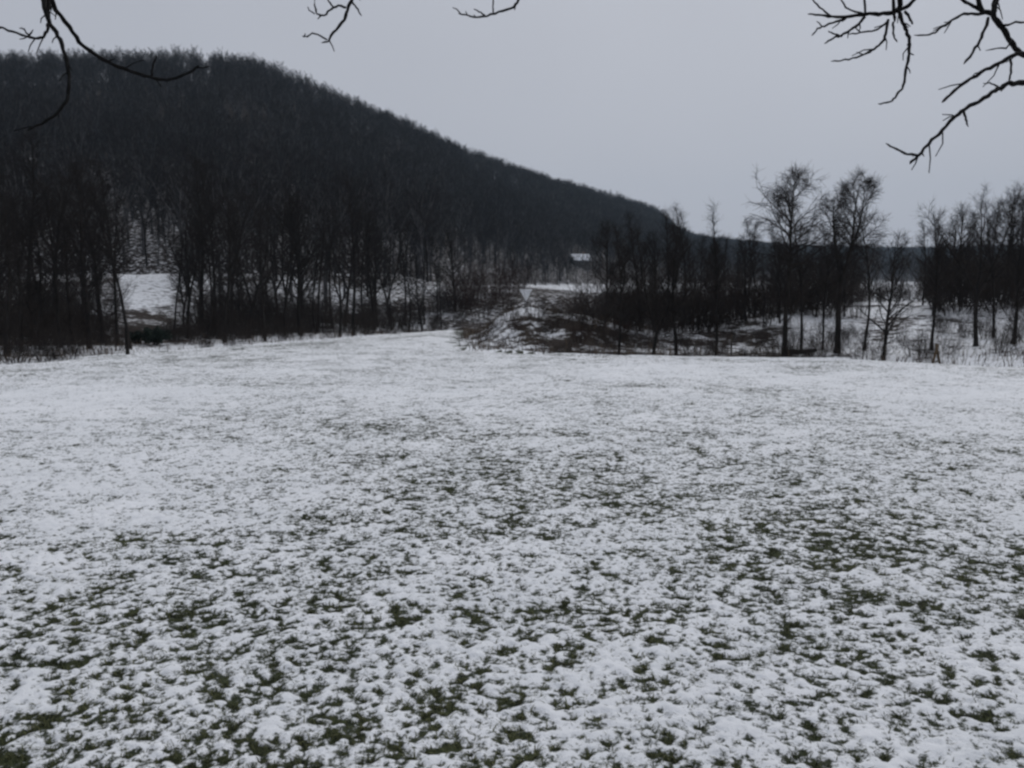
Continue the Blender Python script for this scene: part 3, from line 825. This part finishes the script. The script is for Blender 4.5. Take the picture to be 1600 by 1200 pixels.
# white wedge-shaped sign on the crest of the bank
x, y = at_column(822, 46.5), 46.5
sg = empty('road_sign', (x, y, gz(x, y)))
sg.rotation_euler = (R(-14), 0, 0); sg.scale = (0.85, 0.85, 0.95)
tb = Tubes(); tb.add([(0, 0.03, -0.4), (0, 0.03, 1.1)], [0.03, 0.03], 10); link('post', tb.mesh('post'), POST_METAL, sg)
cs = [(-0.42, 1.22), (0.42, 1.22), (0.0, 0.46)]
ring = []
for k in range(3):
    c0 = np.array(cs[k]); cen = np.array((0, 0.97)); c0 = c0 + (cen - c0) * 0.10
    p, nx_ = np.array(cs[k - 1]), np.array(cs[(k + 1) % 3])
    for t in (0.11, 0.05, 0): ring.append(np.array(cs[k]) * (1 - t) + p * t if t else c0 * 0.35 + np.array(cs[k]) * 0.65)
    for t in (0.05, 0.11): ring.append(np.array(cs[k]) * (1 - t) + nx_ * t)
v = [(a, -0.004, b_) for a, b_ in ring] + [(a, 0.006, b_) for a, b_ in ring]
m = len(ring)
me = bpy.data.meshes.new('panel')
me.from_pydata([tuple(map(float, p)) for p in v], [], [list(range(m))[::-1], list(range(m, 2 * m))] + [[k, (k + 1) % m, m + (k + 1) % m, m + k] for k in range(m)])
me.update()
link('panel', me, WHITE_PAINT, sg)
tag(sg, 'small white downward-pointing triangular sign on the crest of the snowy bank', 'sign')

# farmhouse at the foot of the hill
hx, hy = at_column(906, 268), 268.0
hs = empty('farmhouse', (hx, hy, gz(hx, hy) - 0.3), R(12))
W2, D2, WH, RH = 2.7, 2.9, 2.2, 1.7
v = [(-W2, -D2, -1), (W2, -D2, -1), (W2, D2, -1), (-W2, D2, -1), (-W2, -D2, WH), (W2, -D2, WH), (W2, D2, WH), (-W2, D2, WH), (-W2, 0, WH + RH), (W2, 0, WH + RH)]
me = bpy.data.meshes.new('wall')
me.from_pydata(v, [], [(0, 1, 5, 4), (2, 3, 7, 6), (1, 2, 6, 9, 5), (3, 0, 4, 8, 7)]); me.update()
link('wall', me, HOUSE_WALL, hs)
ov, th = 0.45, 0.28
def roof_side(s):
    k = RH / D2
    y0, y1 = s * (D2 + ov), 0.0
    z0, z1 = WH - ov * k + 0.06, WH + RH + 0.06
    xs = (-W2 - ov, W2 + ov)
    v = [(xs[0], y0, z0), (xs[1], y0, z0), (xs[1], y1, z1), (xs[0], y1, z1)]
    v += [(a, b_, c + th) for a, b_, c in v]
    me = bpy.data.meshes.new('roof')
    me.from_pydata(v, [], [(0, 3, 2, 1), (4, 5, 6, 7), (0, 1, 5, 4), (1, 2, 6, 5), (2, 3, 7, 6), (3, 0, 4, 7)]); me.update()
    return me
rf = link('roof', roof_side(-1), ROOF_SNOW, hs); link('roof', roof_side(1), ROOF_SNOW, hs)
link('chimney', box_mesh('chimney', [(1.2, 1.8, 0.4, 1.0, WH + 0.8, WH + RH + 1.0)]), BRICK, rf)
for cx_ in (-1.7, 0.1, 1.8):
    wn = link('window', box_mesh('window', [(cx_ - 0.5, cx_ + 0.5, -D2 - 0.05, -D2 + 0.02, 0.9, 2.2)]), HOUSE_TRIM, hs)
    link('pane', box_mesh('pane', [(cx_ - 0.4, cx_ - 0.03, -D2 - 0.056, -D2 - 0.03, 1.0, 2.1), (cx_ + 0.03, cx_ + 0.4, -D2 - 0.056, -D2 - 0.03, 1.0, 2.1)]), PANE, wn)
tag(hs, 'small dark house with a snow-covered roof at the foot of the hill', 'house')

# ------------------------------------------------------------------ the wood on the hill: one far mass of bare trees
rng = np.random.default_rng(9)
N = 66000
u = rng.uniform(-0.95, 1.0, N)
fd, rd, rz = hill_params(u)
tt = rng.uniform(-0.16, 1.22, N)
yy = fd + tt * (rd - fd)
xx = u * yy
dens = yy * (rd - fd)                                        # area element
w = np.minimum(dens / 290000.0, 1.0)
want = 0.115                                                  # trees per square metre x constant
keep = rng.random(N) < w * 0.60
gapx, gapy = xx - hx, yy - hy
keep &= ~((np.abs(gapx + 0.085 * (hy - yy)) < 3.2) & (gapy > -22) & (gapy < 5))
keep &= (tt > 0.0) | ((u < -0.10) & ((u < -0.50) | (u > -0.405)) & (rng.random(N) < 0.8))
keep &= ~((tt > 0.02) & (tt < 0.36) & (rng.random(N) < 0.10))
keep &= ~((tt < 0.05) & (noise(xx, yy, 14, 51) > 0.1) & (u > -0.1))
xx, yy, tt = xx[keep], yy[keep], tt[keep]
# younger growth filling the lower slope
u2 = rng.uniform(-0.8, 0.1, 5200); f2, r2, _ = hill_params(u2); t2 = rng.uniform(0.0, 0.5, 5200)
y2 = f2 + t2 * (r2 - f2); x2 = u2 * y2
k2 = (rng.random(5200) < y2 * (r2 - f2) / 210000.0) & ~((np.abs(x2 - hx) < 9) & (np.abs(y2 - hy) < 30))
x2, y2 = x2[k2], y2[k2]
n_old = len(xx)
xx, yy = np.concatenate([xx, x2]), np.concatenate([yy, y2])
zz = ground_z(xx, yy) - 0.1
# low far rows of trees on the valley floor
vx, vy = [], []
for px0, px1, y, cnt in ((1080, 1620, 190, 46), (1180, 1620, 260, 60), (830, 1100, 165, 16), (1340, 1620, 120, 14)):
    for k in range(cnt):
        p = rng.uniform(px0, px1); d = y * rng.uniform(0.9, 1.12)
        vx.append((p - 800) / F_PX * d); vy.append(d)
vx, vy = np.array(vx), np.array(vy)
sc_ = np.concatenate([rng.uniform(0.82, 1.0, n_old), rng.uniform(0.3, 0.75, len(xx) - n_old), rng.uniform(0.40, 0.62, len(vx))])
xx, yy, zz = np.concatenate([xx, vx]), np.concatenate([yy, vy]), np.concatenate([zz, ground_z(vx, vy) - 0.1])
me = bpy.data.meshes.new('hillside_forest')
me.vertices.add(len(xx)); me.vertices.foreach_set('co', np.stack([xx, yy, zz], 1).astype(np.float32).ravel())
attr(me, 'size', sc_); attr(me, 'turn', rng.uniform(0, 6.28, len(xx)))
ai = me.attributes.new('sort', 'INT', 'POINT'); ai.data.foreach_set('value', rng.integers(0, 4, len(xx)).astype(np.int32))
forest = link('hillside_forest', me)
tag(forest, 'leafless wood covering the hillside and the valley behind', 'forest', kind='stuff')
print('forest trees', len(xx))

# four of the wood's trees stand clear at its foot and serve as the pattern for the rest
PATTERN = []
for k, (kn, px, y, h, lab) in enumerate((('wood_a', 300, 88, 12.5, 'grey-trunked tall bare tree at the hill foot just right of the snow gap'),
                                         ('wood_b', 130, 86, 12.0, 'grey-trunked tall bare tree at the hill foot far left of the snow gap'),
                                         ('wood_c', 430, 94, 12.5, 'forked grey bare tree at the hill foot behind the left belt'),
                                         ('wood_d', 560, 104, 11.5, 'leaning dark bare tree at the hill foot behind the right end of left belt'))):
    o = plant('hillside_tree', kn, px, y, h)
    tag(o, lab, 'tree', 'tall trees at the hill foot')
    PATTERN.append(o)
ng_ = bpy.data.node_groups.new('forest_scatter', 'GeometryNodeTree')
ng_.interface.new_socket('Geometry', in_out='INPUT', socket_type='NodeSocketGeometry')
ng_.interface.new_socket('Geometry', in_out='OUTPUT', socket_type='NodeSocketGeometry')
gi, go = ng_.nodes.new('NodeGroupInput'), ng_.nodes.new('NodeGroupOutput')
jn = ng_.nodes.new('GeometryNodeJoinGeometry')
def named(nm, typ):
    a = ng_.nodes.new('GeometryNodeInputNamedAttribute'); a.data_type = typ; a.inputs['Name'].default_value = nm
    return a.outputs['Attribute']
size, turn, sort = named('size', 'FLOAT'), named('turn', 'FLOAT'), named('sort', 'INT')
cx3 = ng_.nodes.new('ShaderNodeCombineXYZ'); ng_.links.new(turn, cx3.inputs['Z'])
rot = ng_.nodes.new('FunctionNodeEulerToRotation'); ng_.links.new(cx3.outputs[0], rot.inputs[0])
for k, o in enumerate(PATTERN):
    j2 = ng_.nodes.new('GeometryNodeJoinGeometry')
    for ch in o.children:
        oi = ng_.nodes.new('GeometryNodeObjectInfo'); oi.transform_space = 'ORIGINAL'
        oi.inputs['Object'].default_value = ch
        ng_.links.new(oi.outputs['Geometry'], j2.inputs[0])
    cmp = ng_.nodes.new('FunctionNodeCompare'); cmp.data_type = 'INT'; cmp.operation = 'EQUAL'
    ng_.links.new(sort, cmp.inputs[2]); cmp.inputs[3].default_value = k
    ip = ng_.nodes.new('GeometryNodeInstanceOnPoints')
    ng_.links.new(gi.outputs[0], ip.inputs['Points']); ng_.links.new(cmp.outputs[0], ip.inputs['Selection'])
    ng_.links.new(j2.outputs[0], ip.inputs['Instance']); ng_.links.new(rot.outputs[0], ip.inputs['Rotation'])
    ng_.links.new(size, ip.inputs['Scale'])
    ng_.links.new(ip.outputs[0], jn.inputs[0])
ng_.links.new(jn.outputs[0], go.inputs[0])
md = forest.modifiers.new('scatter', 'NODES'); md.node_group = ng_

# ------------------------------------------------------------------ overhanging trees beside the camera, only their drooping twigs reach the view
def spot(px, py, d):
    """point at depth d along the view, for twigs read off the photograph"""
    a, b_ = (px - 800) / F_PX, (600 - py) / F_PX
    cp, sp_ = math.cos(PITCH), math.sin(PITCH)
    return np.array([a * d, (cp + b_ * sp_) * d, EYE + (-sp_ + b_ * cp) * d])

def smooth_path(pts, n=4):
    pts = np.asarray(pts, float)
    P = np.vstack([2 * pts[0] - pts[1], pts, 2 * pts[-1] - pts[-2]])
    res = []
    for i in range(1, len(P) - 2):
        for t in np.linspace(0, 1, n, endpoint=False):
            a, b_, c, d = P[i - 1], P[i], P[i + 1], P[i + 2]
            res.append(0.5 * ((2 * b_) + (-a + c) * t + (2 * a - 5 * b_ + 4 * c - d) * t * t + (-a + 3 * b_ - 3 * c + d) * t ** 3))
    res.append(pts[-1])
    return np.array(res)

def twig(tb, pts, d0, d1, w0, w1, knobs=True):
    n = len(pts)
    P = smooth_path([spot(px, py, d0 + (d1 - d0) * k / (n - 1)) for k, (px, py) in enumerate(pts)])
    m = len(P)
    rs_ = np.random.default_rng(int(abs(pts[0][0] * 7 + pts[-1][1] * 13)) + n)
    P[1:-1] += rs_.normal(0, 0.0018, (m - 2, 3))
    wd = w1 + (w0 - w1) * (1 - np.linspace(0, 1, m)) ** 0.9
    wd[-1] *= 0.45
    if n > 3:
        for _ in range(int(m / 4.5)):                      # short spurs and buds
            i = rs_.integers(1, m - 1)
            t_ = P[i] - P[i - 1]; t_ = t_ / (np.linalg.norm(t_) + 1e-9)
            sd = rs_.normal(0, 1, 3); sd[1] *= 0.5; sd -= t_ * sd.dot(t_); sd /= np.linalg.norm(sd)
            L_ = rs_.choice([0.02, 0.03, 0.045, 0.075]) * rs_.uniform(0.7, 1.3)
            q0 = P[i]; q1 = q0 + (t_ * 0.7 + sd * 0.7) * L_ * 0.5; q2 = q1 + (t_ * 0.75 + sd * 0.45 + rs_.normal(0, 0.2, 3)) * L_ * 0.5
            tb.add([q0, q1, q2], np.array([1.0, 0.85, 0.6]) * 0.5 * 2.3 / F_PX * (d0 + d1) / 2, 5)
    if knobs:
        wd = wd * (1 + 0.16 * np.sin(np.arange(m) * 2.1 + px * 0.3) * (np.arange(m) % 3 == 0))
    dep = np.linspace(d0, d1, m)
    tb.add(P, wd / 2 / F_PX * dep, 7)
    return P

def overhang(name, base, crotch, lab, boughs, twigs_):
    t = empty(name, base)
    inv = np.array(base)
    tb = Tubes()
    rnd = random.Random(int(base[0] * 10))
    st = smooth_path([np.array(base) + (0, 0, -0.4), np.array(base) + (0.03, 0.05, 1.0), np.array(crotch)], 5)
    tb.add(st - inv, np.linspace(0.22, 0.13, len(st)), 12)
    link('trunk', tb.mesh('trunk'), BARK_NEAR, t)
    for pts, r0, r1 in boughs:
        tb = Tubes()
        P = smooth_path([np.array(crotch)] + [np.array(p) for p in pts], 5)
        tb.add(P - inv, r1 + (r0 - r1) * (1 - np.linspace(0, 1, len(P))) ** 2.4, 9)
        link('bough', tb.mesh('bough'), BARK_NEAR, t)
    for group_ in twigs_:
        tb = Tubes()
        for a in group_:
            twig(tb, *a)
        for k in range(len(tb.v)): tb.v[k] = tb.v[k] - inv
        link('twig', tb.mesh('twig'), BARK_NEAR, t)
    return tag(t, lab, 'tree', 'trees whose drooping twigs hang into the top of the view')

D = 3.4
L_top = spot(66, -60, 3.3); M_top = spot(555, -50, 4.0); M2 = spot(812, -60, 4.2)
twL = [
    [([(60, -60), (66, -8), (76, 30), (90, 55), (101, 85), (108, 120), (106, 150), (95, 170), (70, 190), (42, 204)], 3.3, 3.0, 8.5, 4.0),
     ([(88, -60), (80, -20), (76, 10), (76, 35)], 3.35, 3.27, 7, 6)],
    [([(82, -50), (82, 5), (108, 42), (130, 72), (160, 92), (195, 107), (235, 121), (262, 125), (288, 117), (312, 102)], 3.4, 3.7, 8, 4.0),
     ([(236, 119), (239, 104), (245, 86)], 3.6, 3.62, 3.5, 2.5)],
    [([(76, 36), (72, 52), (60, 60), (42, 57), (20, 50), (-12, 40), (-40, 36)], 3.2, 3.1, 5, 3.2),
     ([(46, 57), (38, 47), (30, 44)], 3.15, 3.15, 3, 2), ([(46, 56), (52, 46)], 3.15, 3.15, 3, 2)],
]
twM = [
    [([(560, -60), (552, -10), (544, 10), (538, 30), (520, 52), (511, 66)], 4.0, 4.1, 6.5, 3.6), ([(511, 66), (502, 67)], 4.1, 4.1, 3, 2.2),
     ([(511, 62), (492, 53), (480, 57), (472, 56)], 4.1, 4.2, 3, 1.8), ([(548, 0), (557, 12), (565, 25)], 4.05, 4.0, 3.6, 2.2),
     ([(541, 12), (525, 10), (510, 22), (500, 24), (492, 14), (490, -20)], 4.05, 4.0, 4, 2.2), ([(520, 10), (512, -2), (510, -30)], 4.0, 4.0, 3, 2.4),
     ([(492, 22), (484, 16), (481, 10)], 4.05, 4.05, 2.2, 1.6)],
    [([(815, -60), (812, -8), (802, 10), (780, 18), (755, 26), (735, 25), (716, 21)], 4.2, 4.35, 5.2, 2.2), ([(771, 20), (771, 5), (772, -40)], 4.25, 4.2, 2.6, 2.2),
     ([(758, 24), (748, 18), (740, 14)], 4.3, 4.3, 2.8, 1.8)],
]
baseL = (-4.6, -1.0, gz(-4.6, -1.0)); crL = (-4.3, -0.4, 2.5)
overhang('walnut_tree', baseL, crL, 'dark drooping twigs of a tree hanging into the top left and middle',
         [([(-3.6, 1.2, 3.6), tuple(L_top + (0.05, -0.3, 0.5)), tuple(spot(82, -50, 3.4)), tuple(L_top)], 0.10, 0.012),
          ([(-2.8, 1.0, 4.2), (-1.6, 2.6, 4.3), tuple(spot(600, -150, 3.9)), tuple(M_top)], 0.10, 0.010),
          ([(-2.4, 0.6, 4.4), (-0.8, 2.4, 4.6), tuple(spot(830, -170, 4.1)), tuple(M2)], 0.09, 0.008)], twL + twM)
# right-hand tree
twR = [
    [([(1408, -60), (1406, 0), (1402, 16), (1380, 22), (1352, 22), (1325, 26), (1300, 26), (1278, 24), (1262, 22)], 3.6, 3.9, 9, 2.4),
     ([(1440, -14), (1420, 8), (1402, 16)], 3.5, 3.6, 6, 7), ([(1396, -50), (1396, 10), (1398, 34)], 3.6, 3.6, 6, 5),
     ([(1352, 22), (1348, -30)], 3.7, 3.7, 4, 3), ([(1352, 22), (1322, 12), (1308, -12)], 3.72, 3.8, 3.4, 2.2), ([(1300, 26), (1280, 12), (1266, -8)], 3.8, 3.85, 3.2, 2.4),
     ([(1322, 28), (1294, 38), (1278, 46), (1268, 56)], 3.8, 3.9, 4, 2.2)],
    [([(1352, 26), (1338, 40), (1318, 54), (1302, 60), (1288, 68)], 3.7, 3.85, 5, 2.6), ([(1312, 56), (1302, 52), (1294, 48)], 3.8, 3.8, 3, 2),
     ([(1386, 34), (1372, 46), (1350, 50), (1326, 54)], 3.65, 3.75, 3.6, 2.4),
     ([(1388, 30), (1384, 52), (1376, 68), (1362, 78), (1344, 88), (1320, 94), (1298, 96)], 3.6, 3.8, 5, 2.2), ([(1396, 34), (1396, 52), (1402, 66)], 3.6, 3.6, 4, 2.2)],
    [([(1404, 18), (1412, 40), (1420, 58), (1420, 84), (1416, 110), (1411, 134), (1398, 152), (1388, 160), (1372, 162)], 3.55, 3.4, 6.5, 2.4), ([(1420, 84), (1428, 86)], 3.5, 3.5, 2.6, 1.8),
     ([(1414, 18), (1422, 30), (1426, 38)], 3.55, 3.5, 5, 3)],
    [([(1556, -60), (1556, 0), (1552, 22), (1566, 44), (1580, 64), (1592, 82), (1620, 92)], 3.1, 2.9, 10, 8), ([(1528, -50), (1530, 10), (1550, 24)], 3.2, 3.1, 8, 8),
     ([(1500, -4), (1520, 10), (1536, 16)], 3.2, 3.15, 5, 6), ([(1548, 20), (1530, 22), (1506, 22), (1488, 32), (1468, 46), (1452, 54), (1428, 55)], 3.1, 3.3, 5.5, 2.4),
     ([(1544, 28), (1536, 52), (1524, 76), (1506, 100)], 3.1, 3.0, 5.5, 4), ([(1566, 40), (1586, 36), (1630, 30)], 3.0, 2.9, 4, 3), ([(1580, 64), (1572, 74), (1540, 79)], 2.95, 2.9, 3.4, 2)],
    [([(1600, 84), (1588, 84), (1566, 96), (1540, 108), (1510, 128), (1488, 144), (1472, 160)], 2.9, 2.75, 7.5, 4.5), ([(1578, 92), (1579, 110), (1576, 128)], 2.9, 2.85, 4, 3.2)],
    [([(1800, 118), (1700, 122), (1630, 126), (1590, 130), (1572, 132), (1556, 142), (1530, 158), (1502, 174), (1484, 192), (1462, 214), (1438, 238), (1422, 256)], 2.7, 2.5, 9, 4.5),
     ([(1434, 243), (1414, 240), (1398, 232), (1384, 224)], 2.5, 2.45, 4.5, 2.5), ([(1506, 174), (1509, 186), (1513, 198)], 2.6, 2.58, 4.5, 2.5), ([(1562, 138), (1550, 130), (1536, 130)], 2.65, 2.6, 3, 1.8)],
]
R_top = spot(1556, -60, 3.1); R2 = spot(1408, -60, 3.6); R3 = spot(1800, 118, 2.75)
baseR = (3.9, -0.9, gz(3.9, -0.9)); crR = (3.8, -0.4, 2.2)
overhang('walnut_tree', baseR, crR, 'dark branching twigs of a tree reaching into the top right corner',
         [([(3.3, 0.9, 3.4), (2.6, 2.2, 3.7), tuple(R_top + (0.0, -0.2, 0.35)), tuple(R_top)], 0.10, 0.013),
          ([(3.1, 1.1, 3.7), tuple(R2 + (0.3, -0.6, 0.7)), tuple(R2)], 0.09, 0.014),
          ([(3.2, 0.8, 2.8), (2.8, 1.7, 2.8), tuple(R3)], 0.08, 0.011),
          ([(3.0, 1.2, 2.9), tuple(spot(1760, 110, 2.85)), tuple(spot(1600, 84, 2.9))], 0.06, 0.010)], twR)

# ------------------------------------------------------------------ haze in the valley air
hz = link('haze', box_mesh('haze', [(-1700, 1700, -700, 1600, -60, 190)]))
hm = bpy.data.materials.new('valley_haze'); hm.use_nodes = True
hm.node_tree.nodes.clear()
ho = hm.node_tree.nodes.new('ShaderNodeOutputMaterial'); pv = hm.node_tree.nodes.new('ShaderNodeVolumePrincipled')
pv.inputs['Color'].default_value = (0.64, 0.82, 1.0, 1); pv.inputs['Density'].default_value = 0.00020
hm.node_tree.links.new(pv.outputs[0], ho.inputs['Volume'])
hz.data.materials.append(hm)
tag(hz, 'thin pale winter haze filling the valley', 'haze', kind='stuff')
for o in bpy.data.objects:
    if 'px' in o: del o['px']
